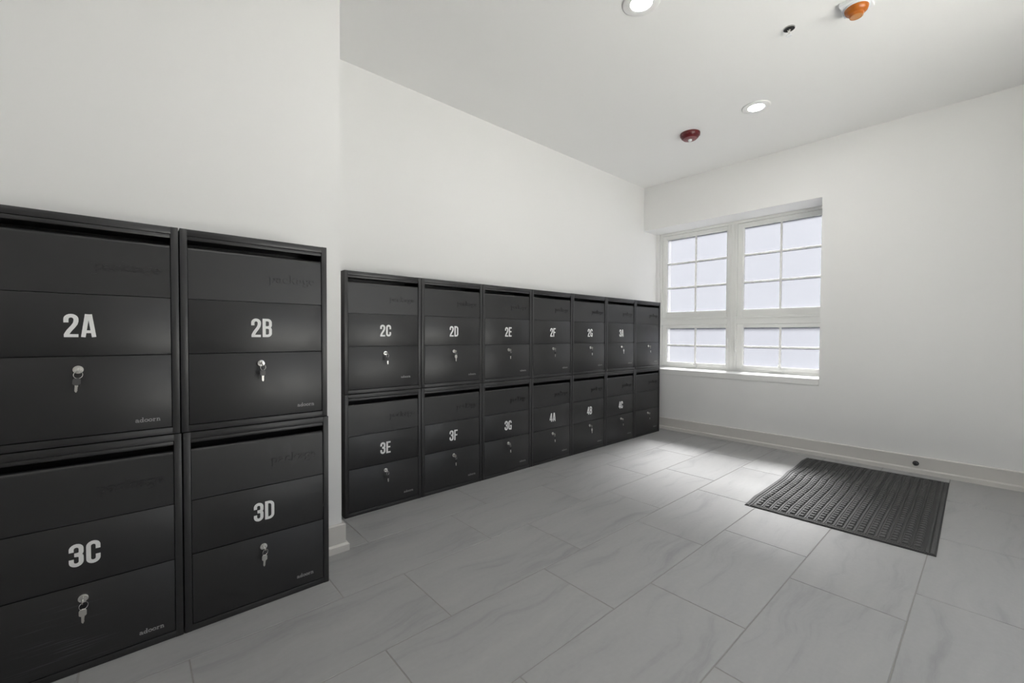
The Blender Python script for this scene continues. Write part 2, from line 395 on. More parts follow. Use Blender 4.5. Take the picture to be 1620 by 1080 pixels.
bm = bmesh.new(); add_box(bm, (X_BACK - 4, Y_RIGHT - 9, -.16), (9, Y_RIGHT - .15, -.02))  # unseen pavement added so sunlight bounces up to the ceiling
tag(link('bounce_ground', to_mesh(bm, 'pavement', M['pavement'])), 'pale concrete pavement added outside the entrance to bounce sunlight in', 'pavement', kind='structure')

# far wall: local x = outward, local y = -s (s runs from the left corner to the right)
S_R = 1.80; Z_SILL, Z_HEAD = 0.645, 2.372; S_END = (Y_LEFT - Y_RIGHT) / ct + .1
bm = bmesh.new()
add_box(bm, (0, -S_R, -.01), (WT, 0, Z_SILL)); add_box(bm, (0, -S_R, Z_HEAD), (WT, 0, HC)); add_box(bm, (0, -S_END, -.01), (WT, -S_R, HC))
tag(link('wall_far', to_mesh(bm, 'wall_far', M['wall']), None, FAR, TH), 'white far wall with the deep window opening', 'wall', kind='structure')

# baseboards: tall flat board with a small shoe moulding as its part
def baseboard(name, label, length, loc, rz, ends=(0, 0)):
    """runs along local +x from 0 to length, room is on local -y"""
    bm = bmesh.new(); a, b = ends
    prof = [(-0.016, 0.0), (0, 0.0), (0, 0.138), (-0.012, 0.138), (-0.016, 0.133)]
    vs = []
    for x in (0, 1):
        vs.append([bm.verts.new(((a * y if x == 0 else length - b * y), y, z)) for y, z in prof])
    n = len(prof)
    for i in range(n): bm.faces.new((vs[0][i], vs[0][(i + 1) % n], vs[1][(i + 1) % n], vs[1][i]))
    bm.faces.new(vs[0][::-1]); bm.faces.new(vs[1])
    o = tag(link(name, to_mesh(bm, 'baseboard', M['base']), None, loc, rz), label, 'baseboard', kind='structure')
    bm = bmesh.new(); prof = [(-0.030, 0.0), (-0.016, 0.0), (-0.016, 0.040), (-0.022, 0.040), (-0.030, 0.032)]; vs = []
    for x in (0, 1):
        vs.append([bm.verts.new(((a * y if x == 0 else length - b * y), y, z)) for y, z in prof])
    for i in range(n): bm.faces.new((vs[0][i], vs[0][(i + 1) % n], vs[1][(i + 1) % n], vs[1][i]))
    bm.faces.new(vs[0][::-1]); bm.faces.new(vs[1])
    link('shoe_moulding', to_mesh(bm, 'shoe_moulding', M['base']), o)
    return o
baseboard('baseboard_left', 'light baseboard hidden behind the long row of mailboxes', X_FAR - X_EDGE, (X_EDGE, Y_LEFT, 0), 0)
baseboard('baseboard_left_projection', 'light baseboard wrapping the corner beside mailbox 3D', X_EDGE - X_BACK, (X_BACK, Y_FRONT, 0), 0, (0, 1))
baseboard('baseboard_left_return', 'light baseboard on the short return beside the long row', Y_LEFT - Y_FRONT, (X_EDGE, Y_FRONT, 0), math.pi / 2, (1, 0))
baseboard('baseboard_far', 'greige baseboard with shoe moulding below the window', S_END - .1, (X_FAR, Y_LEFT, 0), -math.pi / 2 + TH)
baseboard('baseboard_right', 'light baseboard along the right wall outside the picture', GX0 - X_BACK, (GX0, Y_RIGHT, 0), math.pi)
baseboard('baseboard_back', 'light baseboard behind the viewer', Y_FRONT - Y_RIGHT, (X_BACK, Y_RIGHT, 0), math.pi / 2)

# ------------------------------------------------------------------ window
win = tag(empty('window_1', FAR, TH), 'white framed frosted window of four gridded sashes in the far wall', 'window', kind='structure')
def wbox(name, d0, d1, s0, s1, z0, z1, mat, parent, bev=0.002):
    bm = bmesh.new(); add_box(bm, (d0, -s1, z0), (d1, -s0, z1), bev); return link(name, to_mesh(bm, name, mat), parent)
D = 0.315
wbox('window_sill', -0.006, D + .06, 0.001, S_R - .001, Z_SILL + .001, 0.706, M['sill'], win, .003)
wbox('jamb_return', D - .02, D + .09, 0.0005, 0.047, .7065, Z_HEAD, M['wall'], win, 0)
# outer frame
FL, FR, FB, FT = 0.048, 1.799, 0.7065, 2.371
bm = bmesh.new()
add_box(bm, (D, -FL - .034, FB), (D + .085, -FL, FT), .002); add_box(bm, (D, -FR, FB), (D + .085, -FR + .032, FT), .002)
add_box(bm, (D, -FR + .032, FT - .030), (D + .085, -FL - .034, FT), .002); add_box(bm, (D, -FR + .032, FB), (D + .085, -FL - .034, FB + .022), .002)
link('frame', to_mesh(bm, 'window_frame', M['vinyl']), win)
# stepped mullion and transom
bm = bmesh.new()
add_box(bm, (D, -.968, FB + .022), (D + .085, -.868, FT - .03), .002)
for s in (.886, .904, .930, .948): add_box(bm, (D - .004, -s - .010, FB + .022), (D, -s, FT - .03), .001)
link('mullion', to_mesh(bm, 'mullion', M['vinyl']), win)
for s0, s1 in ((FL + .034, .868), (.968, FR - .032)):
    bm = bmesh.new()
    add_box(bm, (D, -s1, 1.232), (D + .085, -s0, 1.318), .002)
    add_box(bm, (D - .012, -s1, 1.296), (D, -s0, 1.318), .003)
    link('transom', to_mesh(bm, 'transom', M['vinyl']), win)

def sash(name, s0, s1, z0, z1, g, cols, rows, ds):
    """g = glass opening (s0, s1, z0, z1)"""
    e0 = empty(name, (0, 0, 0), 0, win)
    bm = bmesh.new(); d0, d1 = D + ds, D + ds + .045
    a0, a1, b0, b1 = g
    add_box(bm, (d0, -a0, z0), (d1, -s0, z1), .002); add_box(bm, (d0, -s1, z0), (d1, -a1, z1), .002)
    add_box(bm, (d0, -a1, b1), (d1, -a0, z1), .002); add_box(bm, (d0, -a1, z0), (d1, -a0, b0), .002)
    # glazing bead
    for q in (((d0 + .008, -a0 - .009, b0), (d1 - .01, -a0, b1)), ((d0 + .008, -a1, b0), (d1 - .01, -a1 + .009, b1)),
              ((d0 + .008, -a1 + .009, b1 - .009), (d1 - .01, -a0 - .009, b1)), ((d0 + .008, -a1 + .009, b0), (d1 - .01, -a0 - .009, b0 + .009))):
        add_box(bm, *q, .001)
    link('sash_frame', to_mesh(bm, 'sash_frame', M['vinyl']), e0)
    a0 += .009; a1 -= .009; b0 += .009; b1 -= .009
    pw, ph, mt = (a1 - a0) / cols, (b1 - b0) / rows, .018
    dm = d0 + .014
    for i in range(1, cols): wbox('muntin', dm, dm + .016, a0 + i * pw - mt / 2, a0 + i * pw + mt / 2, b0, b1, M['vinyl'], e0, .002)
    for j in range(1, rows):
        for i in range(cols):
            wbox('muntin', dm + .001, dm + .015, a0 + i * pw + (mt / 2 if i else 0), a0 + (i + 1) * pw - (mt / 2 if i < cols - 1 else 0), b0 + j * ph - mt / 2, b0 + j * ph + mt / 2, M['vinyl'], e0, .002)
    for i in range(cols):
        for j in range(rows):
            bm = bmesh.new()
            y0, y1 = -(a0 + (i + 1) * pw), -(a0 + i * pw); q0, q1 = b0 + j * ph, b0 + (j + 1) * ph
            x = dm + .008
            bm.faces.new([bm.verts.new(v) for v in ((x, y0, q0), (x, y1, q0), (x, y1, q1), (x, y0, q1))])
            link('pane', to_mesh(bm, 'pane', M['frosted']), e0)
    return e0
sash('upper_sash', .083, .867, 1.319, 2.340, (.128, .856, 1.382, 2.298), 2, 3, .012)
sash('upper_sash', .969, 1.766, 1.319, 2.340, (1.020, 1.748, 1.382, 2.298), 2, 3, .012)
lo1 = sash('lower_sash', .083, .867, .7295, 1.231, (.138, .860, .764, 1.200), 2, 2, .006)
lo2 = sash('lower_sash', .969, 1.766, .7295, 1.231, (1.028, 1.752, .764, 1.200), 2, 2, .006)
def operator(parent, sc, folded):
    bm = bmesh.new(); add_prism(bm, [(-sc - .066, .730), (-sc + .066, .730), (-sc + .058, .748), (-sc - .058, .750)], D - .022, D + .005, 'x')
    bmesh.ops.bevel(bm, geom=bm.edges[:], offset=.003, segments=2, affect='EDGES')
    me = to_mesh(bm, 'operator_cover', M['vinyl']); o = link('operator_cover', me, parent)
    bm = bmesh.new(); add_lathe(bm, [(.008, 0), (.008, .01), (.004, .012)], (D - .012, -sc - .02, .748), n=12)
    if folded: add_box(bm, (D - .016, -sc - .025, .755), (D - .008, -sc + .03, .761), .002)
    else:
        for a, b in (((D - .016, -sc - .024, .756), (D - .008, -sc - .012, .786)),): add_box(bm, a, b, .002)
        add_lathe(bm, [(.006, 0), (.007, .006), (.006, .016), (.003, .018)], (D - .012, -sc - .018, .784), n=12)
    link('crank_handle', to_mesh(bm, 'crank_handle', M['vinyl'], 40), parent)
operator(lo1, .465, True); operator(lo2, 1.372, False)
for s in (.884, .962):
    bm = bmesh.new(); add_box(bm, (D - .016, -s - .008, .925), (D - .004, -s + .008, 1.075), .004); add_box(bm, (D - .024, -s - .005, .93), (D - .016, -s + .005, .985), .003)
    link('lock_lever', to_mesh(bm, 'lock_lever', M['vinyl']), win)

# ------------------------------------------------------------------ lettering (stroke-built glyphs)
def arc(cx, cy, rx, ry, a0, a1, n=10):
    return [(cx + rx * math.cos(math.radians(a0 + (a1 - a0) * i / n)), cy + ry * math.sin(math.radians(a0 + (a1 - a0) * i / n))) for i in range(n + 1)]

def ribbon(bm, pts, wid, xf, y0, y1, closed=False):
    pts = [Vector(p) for p in pts]; n = len(pts)
    clean = [pts[0]]
    for q in pts[1:]:
        if (q - clean[-1]).length > 1e-5: clean.append(q)
    pts = clean; n = len(pts)
    L, R = [], []
    for i in range(n):
        if closed: d0 = pts[i] - pts[i - 1]; d1 = pts[(i + 1) % n] - pts[i]
        else:
            d0 = pts[i] - pts[i - 1] if i else pts[1] - pts[0]; d1 = pts[i + 1] - pts[i] if i < n - 1 else pts[i] - pts[i - 1]
        d0 = d0.normalized(); d1 = d1.normalized(); n0 = Vector((-d0.y, d0.x)); n1 = Vector((-d1.y, d1.x)); m = n0 + n1
        m = m.normalized() if m.length > 1e-6 else n0
        k = wid / 2 / max(0.5, m.dot(n0))
        L.append(pts[i] + m * k); R.append(pts[i] - m * k)
    fL = [bm.verts.new((*xf(p)[:1], y0, xf(p)[1])) for p in L]; fR = [bm.verts.new((xf(p)[0], y0, xf(p)[1])) for p in R]
    bL = [bm.verts.new((xf(p)[0], y1, xf(p)[1])) for p in L]; bR = [bm.verts.new((xf(p)[0], y1, xf(p)[1])) for p in R]
    rng = range(n) if closed else range(n - 1)
    for i in rng:
        j = (i + 1) % n
        bm.faces.new((fL[i], fR[i], fR[j], fL[j])); bm.faces.new((bL[i], bL[j], bR[j], bR[i]))
        bm.faces.new((fL[i], fL[j], bL[j], bL[i])); bm.faces.new((fR[i], bR[i], bR[j], fR[j]))
    if not closed:
        bm.faces.new((fL[0], bL[0], bR[0], fR[0])); bm.faces.new((fL[-1], fR[-1], bR[-1], bL[-1]))

T = .155
def bold(ch):
    a, b, c = .08, .385, .2325; r = .1525
    top = arc(c, .775, r, .148, 180, 0); bot = arc(c, .225, r, .148, 360, 180)
    if ch == 'A': return [([(.065, 0), (.195, 1)], .145), ([(.405, 0), (.275, 1)], .145), ([(.13, .235), (.34, .235)], .12), ([(.20, .93), (.27, .93)], .14)]
    if ch == 'B': return [([(a, 0), (a, 1)], T), ([(a, .93)] + [(.23, .93)] + arc(.235, .79, .15, .14, 90, 0, 6) + arc(.235, .65, .15, .125, 0, -90, 6) + [(a, .525)], .14),
                          ([(a, .525), (.23, .525)] + arc(.235, .39, .15, .135, 90, 0, 6) + arc(.235, .21, .15, .14, 0, -90, 6) + [(a, .07)], .14)]
    if ch == 'C': return [([(b, .62)] + top[::-1] + bot[::-1] + [(b, .38)], T)]
    if ch == 'D': return [([(a, 0), (a, 1)], T), ([(a, .93), (.20, .93)] + arc(.20, .75, .185, .18, 90, 0, 7) + arc(.20, .25, .185, .18, 0, -90, 7) + [(a, .07)], .145)]
    if ch == 'E': return [([(a, 0), (a, 1)], T), ([(a, .93), (.40, .93)], .14), ([(a, .52), (.37, .52)], .13), ([(a, .07), (.40, .07)], .14)]
    if ch == 'F': return [([(a, 0), (a, 1)], T), ([(a, .93), (.40, .93)], .14), ([(a, .50), (.36, .50)], .13)]
    if ch == 'G': return [([(b, .69)] + top[::-1] + bot[::-1] + [(b, .40)], T), ([(.25, .43), (.4625, .43)], .12), ([(b, .49), (b, .0)], .13)]
    if ch == '2': return [([(a, .63)] + top + [(b, .69), (.36, .58), (.30, .47), (.17, .28), (.10, .14), (.085, .07)], T), ([(.01, .065), (.455, .065)], .13)]
    if ch == '3': return [([(a, .66)] + top + [(b, .66)] + arc(.26, .63, .125, .10, 0, -90, 5) + [(.17, .53)], T), ([(.17, .53), (.26, .53)] + arc(.26, .41, .125, .10, 90, 0, 5) + bot + [(a, .35)], T)]
    if ch == '4': return [([(.32, 0), (.32, 1)], .15), ([(.29, .97), (.075, .27)], .13), ([(.0, .245), (.47, .245)], .125)]

def serif(ch):
    t = .25
    if ch == 'o': return [(arc(.5, .5, .40, .38, 0, 360, 18)[:-1], t, True)], 1.02
    if ch == 'a': return [([(.16, .70)] + arc(.45, .62, .29, .27, 150, 0, 8) + [(.74, .14), (.86, .08), (1.0, .10)], t, False), (arc(.42, .29, .28, .20, 0, 360, 14)[:-1], .18, True)], 1.06
    if ch == 'd': return [(arc(.44, .47, .33, .37, 0, 360, 16)[:-1], t, True), ([(.80, 0), (.80, 1.55)], t, False), ([(.56, 1.48), (.80, 1.48)], .14, False), ([(.80, .07), (1.04, .07)], .14, False)], 1.10
    if ch == 'r': return [([(.30, 0), (.30, 1)], t, False), ([(.06, .93), (.30, .93)], .14, False), ([(.04, .07), (.58, .07)], .14, False), ([(.32, .62), (.44, .80), (.60, .86), (.80, .78)], .24, False)], .86
    if ch == 'n': return [([(.30, 0), (.30, 1)], t, False), ([(.06, .93), (.30, .93)], .14, False), ([(.04, .07), (.54, .07)], .14, False), ([(.32, .58)] + arc(.58, .62, .27, .26, 160, 0, 8) + [(.85, 0)], t, False), ([(.64, .07), (1.08, .07)], .14, False)], 1.14
    if ch == 'p': return [([(.30, -.58), (.30, 1)], t, False), ([(.06, .93), (.30, .93)], .14, False), ([(.04, -.52), (.58, -.52)], .14, False), (arc(.64, .5, .33, .38, 0, 360, 16)[:-1], t, True)], 1.10
    if ch == 'c': return [(arc(.48, .5, .36, .38, 45, 318, 14), t, False)], .94
    if ch == 'k': return [([(.30, 0), (.30, 1.55)], t, False), ([(.06, 1.48), (.30, 1.48)], .14, False), ([(.04, .07), (.54, .07)], .14, False), ([(.34, .40), (.86, .92)], .17, False), ([(.52, .58), (.92, .07)], .24, False), ([(.66, .93), (1.08, .93)], .13, False), ([(.70, .07), (1.14, .07)], .13, False)], 1.16
    if ch == 'g': return [(arc(.44, .64, .30, .26, 0, 360, 14)[:-1], .2, True), ([(.62, .84), (.80, .95), (.98, .92)], .14, False), ([(.25, .42), (.20, .26), (.32, .16), (.70, .14)], .15, False), (arc(.48, -.18, .38, .24, 0, 360, 16)[:-1], .17, True)], 1.02
    if ch == 'e': return [([(.16, .50), (.80, .50)] + arc(.48, .5, .34, .38, 0, 322, 14), .2, False)], .98

def sticker_mesh(text, x0, x1, z0, z1, y):
    bm = bmesh.new(); n = len(text); gap = .075; tot = n * .4625 + (n - 1) * gap
    sx, sz = (x1 - x0) / tot, z1 - z0
    for i, ch in enumerate(text):
        o = i * (.4625 + gap)
        # widths are drawn in glyph units; scale afterwards keeps strokes in proportion
        for q, (pts, wd) in enumerate(bold(ch)):
            ribbon(bm, pts, wd, lambda p, o=o: (x0 + (p[0] + o) * sx, z0 + p[1] * sz), y - .0004 - q * .00006, y + .0003)
    return to_mesh(bm, 'number_' + text, M['sticker'])

def serif_mesh(text, x0, x1, zb, xh, y, th, mat):
    gl = [serif(c) for c in text]; tot = sum(g[1] for g in gl); s = (x1 - x0) / tot
    bm = bmesh.new(); o = 0
    for strokes, wd in gl:
        for q, (pts, w_, cl) in enumerate(strokes):
            ribbon(bm, pts, w_, lambda p, o=o: (x0 + (p[0] + o) * s, zb + p[1] * xh), y - th - q * .00005, y + .0003, cl)
        o += wd
    return to_mesh(bm, 'lettering_' + text, mat)

# ------------------------------------------------------------------ mailboxes
UW, UH, DEP = 0.51371, 0.7402, 0.205
BW, BH = UW - 0.0035, UH - 0.0022
SX0, SX1 = 0.0235, BW - 0.0235
def body_mesh():
    bm = bmesh.new(); b = .0018
    add_box(bm, (0, 0, 0), (.022, DEP, BH), b); add_box(bm, (BW - .022, 0, 0), (BW, DEP, BH), b)
    add_box(bm, (.0205, .0006, BH - .025), (BW - .0205, DEP, BH - .0004), b); add_box(bm, (.0205, .0006, 0.0004), (BW - .0205, DEP, .024), b)
    add_box(bm, (.0205, DEP - .012, .02), (BW - .0205, DEP - .001, BH - .02))
    add_box(bm, (.0205, .020, .02), (BW - .0205, .024, .66))        # dark backing behind the front panels
    # sheet-metal corner seams on the front
    return to_mesh(bm, 'mailbox_body', M['black'], 30)
def lip_mesh():
    bm = bmesh.new(); add_box(bm, (SX0 - .001, .003, .6985), (SX1 + .001, .03, .7125), .002); return to_mesh(bm, 'top_rail', M['black'], 30)
def flap_mesh(mat):
    bm = bmesh.new()
    prof = [(.0045, .4865), (.018, .4865), (.018, .650), (.030, .668), (.034, .676)]
    # front face leans back slightly and rolls over at the top
    roll = [(.0045 + .0015, .662)] + [(.018 - .012 * math.cos(math.radians(a)), .664 + .012 * math.sin(math.radians(a))) for a in (0, 20, 40, 60, 80, 95)] + [(.030, .6755)]
    poly = [(.0030, .4865), (.018, .4865), (.018, .655), (.030, .670)] + roll[::-1] + [(.0030, .4880)]
    add_prism(bm, poly, SX0, SX1, 'x')
    return to_mesh(bm, 'flap', mat, 35)
def panel_mesh(z0, z1, y, mat, name):
    bm = bmesh.new(); add_box(bm, (SX0, y, z0), (SX1, .018, z1), .0012); return to_mesh(bm, name, mat, 30)
def lock_mesh():
    bm = bmesh.new()
    add_lathe(bm, [(.0135, .0), (.0135, -.008), (.0125, -.0095), (.0105, -.0098), (.0100, -.0085), (.0, -.0085)][:-1] + [(.0035, -.0086)], (0, 0, 0), 'y', 28)
    return to_mesh(bm, 'lock_cylinder', M['chrome'], 40)
ME_BODY, ME_LIP, ME_FLAP = body_mesh(), lip_mesh(), flap_mesh(M['black'])
ME_MID = panel_mesh(.2865, .4840, .0022, M['black'], 'middle_panel'); ME_DOOR = panel_mesh(.0265, .2840, .0015, M['black'], 'door')
ME_FLAP2 = flap_mesh(M['black_smudged']); ME_DOOR2 = panel_mesh(.0265, .2840, .0015, M['black_scuffed'], 'scuffed_door')
ME_LOCK = lock_mesh()
FLAP_Y = .0052
ME_PACK = serif_mesh('package', .285, .462, .568, .023, FLAP_Y, .0034, M['black'])
ME_AD = serif_mesh('adoorn', .388, .456, .0525, .0105, .0015, .0003, M['grey_print'])
STICK = {}

LOCK_X, LOCK_Z = .2535, .2425
def mailbox(num, x, y, z, label, group, smudge=False, scuff=False, ad=(0, 0)):
    t = tag(empty('mailbox', (x, y, z)), label, 'mailbox', group)
    link('body', ME_BODY, t); link('top_rail', ME_LIP, t)
    fl = link('flap', ME_FLAP2 if smudge else ME_FLAP, t); link('raised_lettering', ME_PACK, fl)
    mid = link('middle_panel', ME_MID, t)
    if num:
        me = STICK.get(num)
        if me is None: me = STICK[num] = sticker_mesh(num, .2215, .2950, .3465, .4205, .0022)
        tag(link('number_sticker', me, mid), 'white bold ' + num)
    dr = link('door', ME_DOOR2 if scuff else ME_DOOR, t)
    link('lock_cylinder', ME_LOCK, dr, (LOCK_X, .0015, LOCK_Z))
    link('brand_lettering', ME_AD, dr, (ad[0], 0, ad[1]))
    return t

# keys: one key in the lock, a split ring and a second key hanging from it
def key_in_lock():
    bm = bmesh.new()
    add_box(bm, (-.0012, -.022, -.004), (.0012, -.0088, .004), .0004)
    add_lathe(bm, [(.003, -.0013), (.0095, -.0013), (.0095, .0013), (.003, .0013)], (0, -.0275, -.001), 'x', 20, cap=False)
    return to_mesh(bm, 'lock_key', M['steel'], 40)
def split_ring():
    bm = bmesh.new(); add_torus(bm, (0.002, -.0300, -.0150), .0115, .0009, 'y', 28, 8, 0.5); return to_mesh(bm, 'split_ring', M['chrome'], 60)
def hang_head(mat):
    bm = bmesh.new()
    pts = arc(0, -.0335, .0098, .0095, 20, 160, 8) + arc(0, -.040, .0098, .0085, 200, 340, 8)
    add_prism(bm, pts, -.0325, -.0295, 'y'); bmesh.ops.bevel(bm, geom=bm.edges[:], offset=.0006, segments=1, affect='EDGES')
    return to_mesh(bm, 'hanging_key_head', mat, 40)
def hang_blade():
    bm = bmesh.new()
    pts = [(-.0038, -.047), (-.0036, -.066), (-.001, -.0705), (.0016, -.0695), (.0022, -.066), (.0036, -.064), (.0022, -.061), (.0036, -.058), (.0022, -.0555), (.0038, -.053), (.0038, -.047)]
    add_prism(bm, pts, -.0320, -.0300, 'y'); return to_mesh(bm, 'hanging_key_blade', M['steel'])
ME_K1, ME_K2, ME_K4 = key_in_lock(), split_ring(), hang_blade()
ME_HEAD = {'black': hang_head(M['black_plastic']), 'grey': hang_head(M['grey_plastic']), 'steel': hang_head(M['steel'])}
def key_set(x, y, z, label, rot, swing, head):
    t = tag(empty('key_set', (x + LOCK_X, y + .0015, z + LOCK_Z)), label, 'keys', 'keys left in the mailbox locks')
    link('lock_key', ME_K1, t).rotation_euler = (0, rot, 0)
    link('split_ring', ME_K2, t).rotation_euler = (0, swing, 0)
    hd = link('hanging_key', ME_HEAD[head], t); hd.rotation_euler = (0, swing, 0)
    link('key_blade', ME_K4, hd)
    return t

XL, YL = 0.64021, 1.945
X0, YR = 0.93079, 2.5405
units = []
for c, (nu, nl) in enumerate((('2A', '3C'), ('2B', '3D'))):
    x = XL - (2 - c) * UW
    dx = .004 if c == 1 else .003
    units.append((nl, x + dx, YL, 0, 0)); units.append((nu, x, YL, UH, 1))
for c, (nu, nl) in enumerate((('2C', '3E'), ('2D', '3F'), ('2E', '3G'), ('2F', '4A'), ('2G', '4B'), ('3A', '4C'), (None, None))):
    units.append((nl, X0 + c * UW, YR, 0, 0)); units.append((nu, X0 + c * UW, YR, UH, 1))
for num, x, y, z, upper in units:
    left = y == YL
    tier = 'upper' if upper else 'lower'
    grp = 'black parcel mailboxes near the viewer' if left else 'black parcel mailboxes in the long row'
    if num:
        extra = {'3C': ' and scuffed door', '3D': ' and smeared flap'}.get(num, '')
        lab = 'black metal parcel mailbox marked %s%s, %s tier of the %s' % (num, extra, tier, 'nearest four' if left else 'long row')
        klab = 'silver keys hanging from the lock of mailbox %s' % num
    else:
        lab = 'black parcel mailbox without a number beside the window wall, %s tier' % tier
        klab = 'silver keys hanging from the lock of the unnumbered %s mailbox' % tier
    ad = {'2C': (-.026, .026), '3D': (-.010, .008)}.get(num, (0, 0) if left else (-.006, .012))
    mailbox(num, x, y, z, lab, grp, smudge=num in ('3D', '4C'), scuff=num == '3C', ad=ad)
    rnd = random.Random((num or tier) + 'k')
    sw = {'2A': .06, '2B': -.03, '3C': .0, '3D': .04}.get(num, rnd.uniform(-.16, .02))
    key_set(x, y, z, klab, rnd.uniform(-.5, .6), sw, head='grey' if num in ('2A', '2B') else 'steel' if num in ('3C', '3D', '2D', '3A', '4B') else 'black')

# ------------------------------------------------------------------ door mat
A_, B_, C_, D_ = Vector((2.966, 1.056)), Vector((2.990, .171)), Vector((4.565, .201)), Vector((4.527, 1.099))
def mat_pt(u, v, h=0.0):
    """u: 0 near edge .. 1 far edge, v: 0 left .. 1 right"""
    p = (A_ * (1 - v) + B_ * v) * (1 - u) + (D_ * (1 - v) + C_ * v) * u
    z = .0008 + .013 * math.exp(-((u - .60 - .05 * v) / .07) ** 2) * (1 - .75 * v) + .007 * math.exp(-((u - .90) / .06) ** 2) * (1 - v) + .006 * math.exp(-((u - .12) / .05) ** 2) * (1 - v) ** 2
    return Vector((p.x, p.y + .004 * math.sin(u * 9) * (1 - v), z + h))
mat_root = tag(empty('door_mat', (3.76, .63, 0)), 'black ribbed rubber door mat on the tiles by the far wall', 'door mat')
def mat_local(u, v, h): return mat_pt(u, v, h) - Vector((3.76, .63, 0))
bm = bmesh.new(); NU, NV = 60, 12; grid = []
for i in range(NU + 1):
    row = []
    for j in range(NV + 1):
        u, v = i / NU, j / NV
        row.append(bm.verts.new(mat_local(u, v, .004)))
    grid.append(row)
gb = [[bm.verts.new(mat_local(i / NU, j / NV, -.0004)) for j in range(NV + 1)] for i in range(NU + 1)]
for i in range(NU):
    for j in range(NV):
        bm.faces.new((grid[i][j], grid[i + 1][j], grid[i + 1][j + 1], grid[i][j + 1])); bm.faces.new((gb[i][j], gb[i][j + 1], gb[i + 1][j + 1], gb[i + 1][j]))
for i in range(NU):
    bm.faces.new((grid[i][0], gb[i][0], gb[i + 1][0], grid[i + 1][0])); bm.faces.new((grid[i][NV], grid[i + 1][NV], gb[i + 1][NV], gb[i][NV]))
for j in range(NV):
    bm.faces.new((grid[0][j], grid[0][j + 1], gb[0][j + 1], gb[0][j])); bm.faces.new((grid[NU][j], gb[NU][j], gb[NU][j + 1], grid[NU][j + 1]))
link('rubber_backing', to_mesh(bm, 'rubber_backing', M['mat_rubber'], 40), mat_root)

def strip(bm, path, h0, h1, u0, u1, v0, v1, nseg, inset=.0015):
    """raised bar following the mat surface between (u0,v0)-(u1,v1), chamfered top"""
    LU, LV = 1.57, .885; iu, iv = inset / LU, inset / LV
    prev = None
    for k in range(nseg + 1):
        f = k / nseg; u = u0 + (u1 - u0) * f
        ui = min(max(u, u0 + iu), u1 - iu)
        ring = [bm.verts.new(mat_local(u, v0, h0)), bm.verts.new(mat_local(ui, v0 + iv, h1)), bm.verts.new(mat_local(ui, v1 - iv, h1)), bm.verts.new(mat_local(u, v1, h0))]
        if prev:
            for a in range(3): bm.faces.new((prev[a], ring[a], ring[a + 1], prev[a + 1]))
        else: bm.faces.new(ring[::-1])
        prev = ring
    bm.faces.new(prev)
bm = bmesh.new()
BU, BV = .030, .052
# raised double border
for (u0, u1, v0, v1) in ((.004, .996, .006, .026), (.004, .996, .032, .044), (.004, .996, .974, .994), (.004, .996, .956, .968)): strip(bm, None, .0038, .0085, u0, u1, v0, v1, 60)
for (u0, u1) in ((.003, .013), (.017, .024), (.987, .997), (.976, .983)): strip(bm, None, .0038, .0085, u0, u1, .046, .954, 1)
link('raised_border', to_mesh(bm, 'raised_border', M['mat']), mat_root)
bm = bmesh.new()
NC, NR = 17, 34
for c in range(NC):
    v0 = BV + (1 - 2 * BV) * c / NC; v1 = BV + (1 - 2 * BV) * (c + 1) / NC; wv = v1 - v0
    for r in range(NR):
        u0 = BU + (1 - 2 * BU) * r / NR; u1 = BU + (1 - 2 * BU) * (r + 1) / NR
        strip(bm, None, .0038, .0125, u0 + (u1 - u0) * .12, u1 - (u1 - u0) * .14, v0 + wv * .14, v1 - wv * .24, 1, .0045)
    if c < NC - 1:
        strip(bm, None, .0038, .0078, BU, 1 - BU, v1 - wv * .10, v1 + wv * .02, 60, .001)
tag(link('raised_cells', to_mesh(bm, 'raised_cells', M['mat']), mat_root), kind='stuff')

# ------------------------------------------------------------------ door stop on the far baseboard
ds = tag(empty('door_stop', (X_FAR + 2.462 * st - .016 * ct, Y_LEFT - 2.462 * ct - .016 * st, .079), TH), 'small black rubber door stop on the baseboard right of the mat', 'door stop')
bm = bmesh.new(); add_lathe(bm, [(.0195, .0), (.0195, -.004), (.0165, -.007), (.0120, -.010)], (0, 0, 0), 'x', 24); link('base_plate', to_mesh(bm, 'stop_base', M['black_rubber'], 40), ds)
bm = bmesh.new(); add_lathe(bm, [(.0125, -.009), (.0135, -.022), (.0145, -.030), (.0110, -.036), (.004, -.038)], (0, 0, 0), 'x', 24); link('bumper', to_mesh(bm, 'stop_bumper', M['black_rubber'], 40), ds)

# ------------------------------------------------------------------ ceiling fittings
def downlight(x, y, label):
    t = tag(empty('downlight', (x, y, HC)), label, 'ceiling light', 'recessed round downlights')
    bm = bmesh.new(); add_lathe(bm, [(.100, -.0), (.099, -.004), (.094, -.0065), (.062, -.0080), (.0570, -.007), (.0560, -.003), (.0560, 0)], n=48, cap=False)
    link('trim_ring', to_mesh(bm, 'trim_ring', M['trim_white'], 50), t)
    bm = bmesh.new(); add_lathe(bm, [(.0557, -.0030), (.042, -.0042), (.02, -.0048), (.004, -.0050)], n=40, cap=False)
    vs = [v for v in bm.verts if abs(v.co.z + .005) < 1e-6]; bm.faces.new(vs)
    link('lens', to_mesh(bm, 'lens', M['lamp'], 60), t)
downlight(2.063, 1.291, 'lit round downlight cut by the top edge of the picture')
downlight(3.665, 1.267, 'lit round downlight nearest the window wall')
downlight(.46, .55, 'extra lit round downlight added above the viewer, outside the picture')  # added lamp out of view, brightens the near walls
downlight(-1.14, .55, 'extra lit round downlight added on the ceiling behind the viewer')  # second unseen lamp, added to light the room

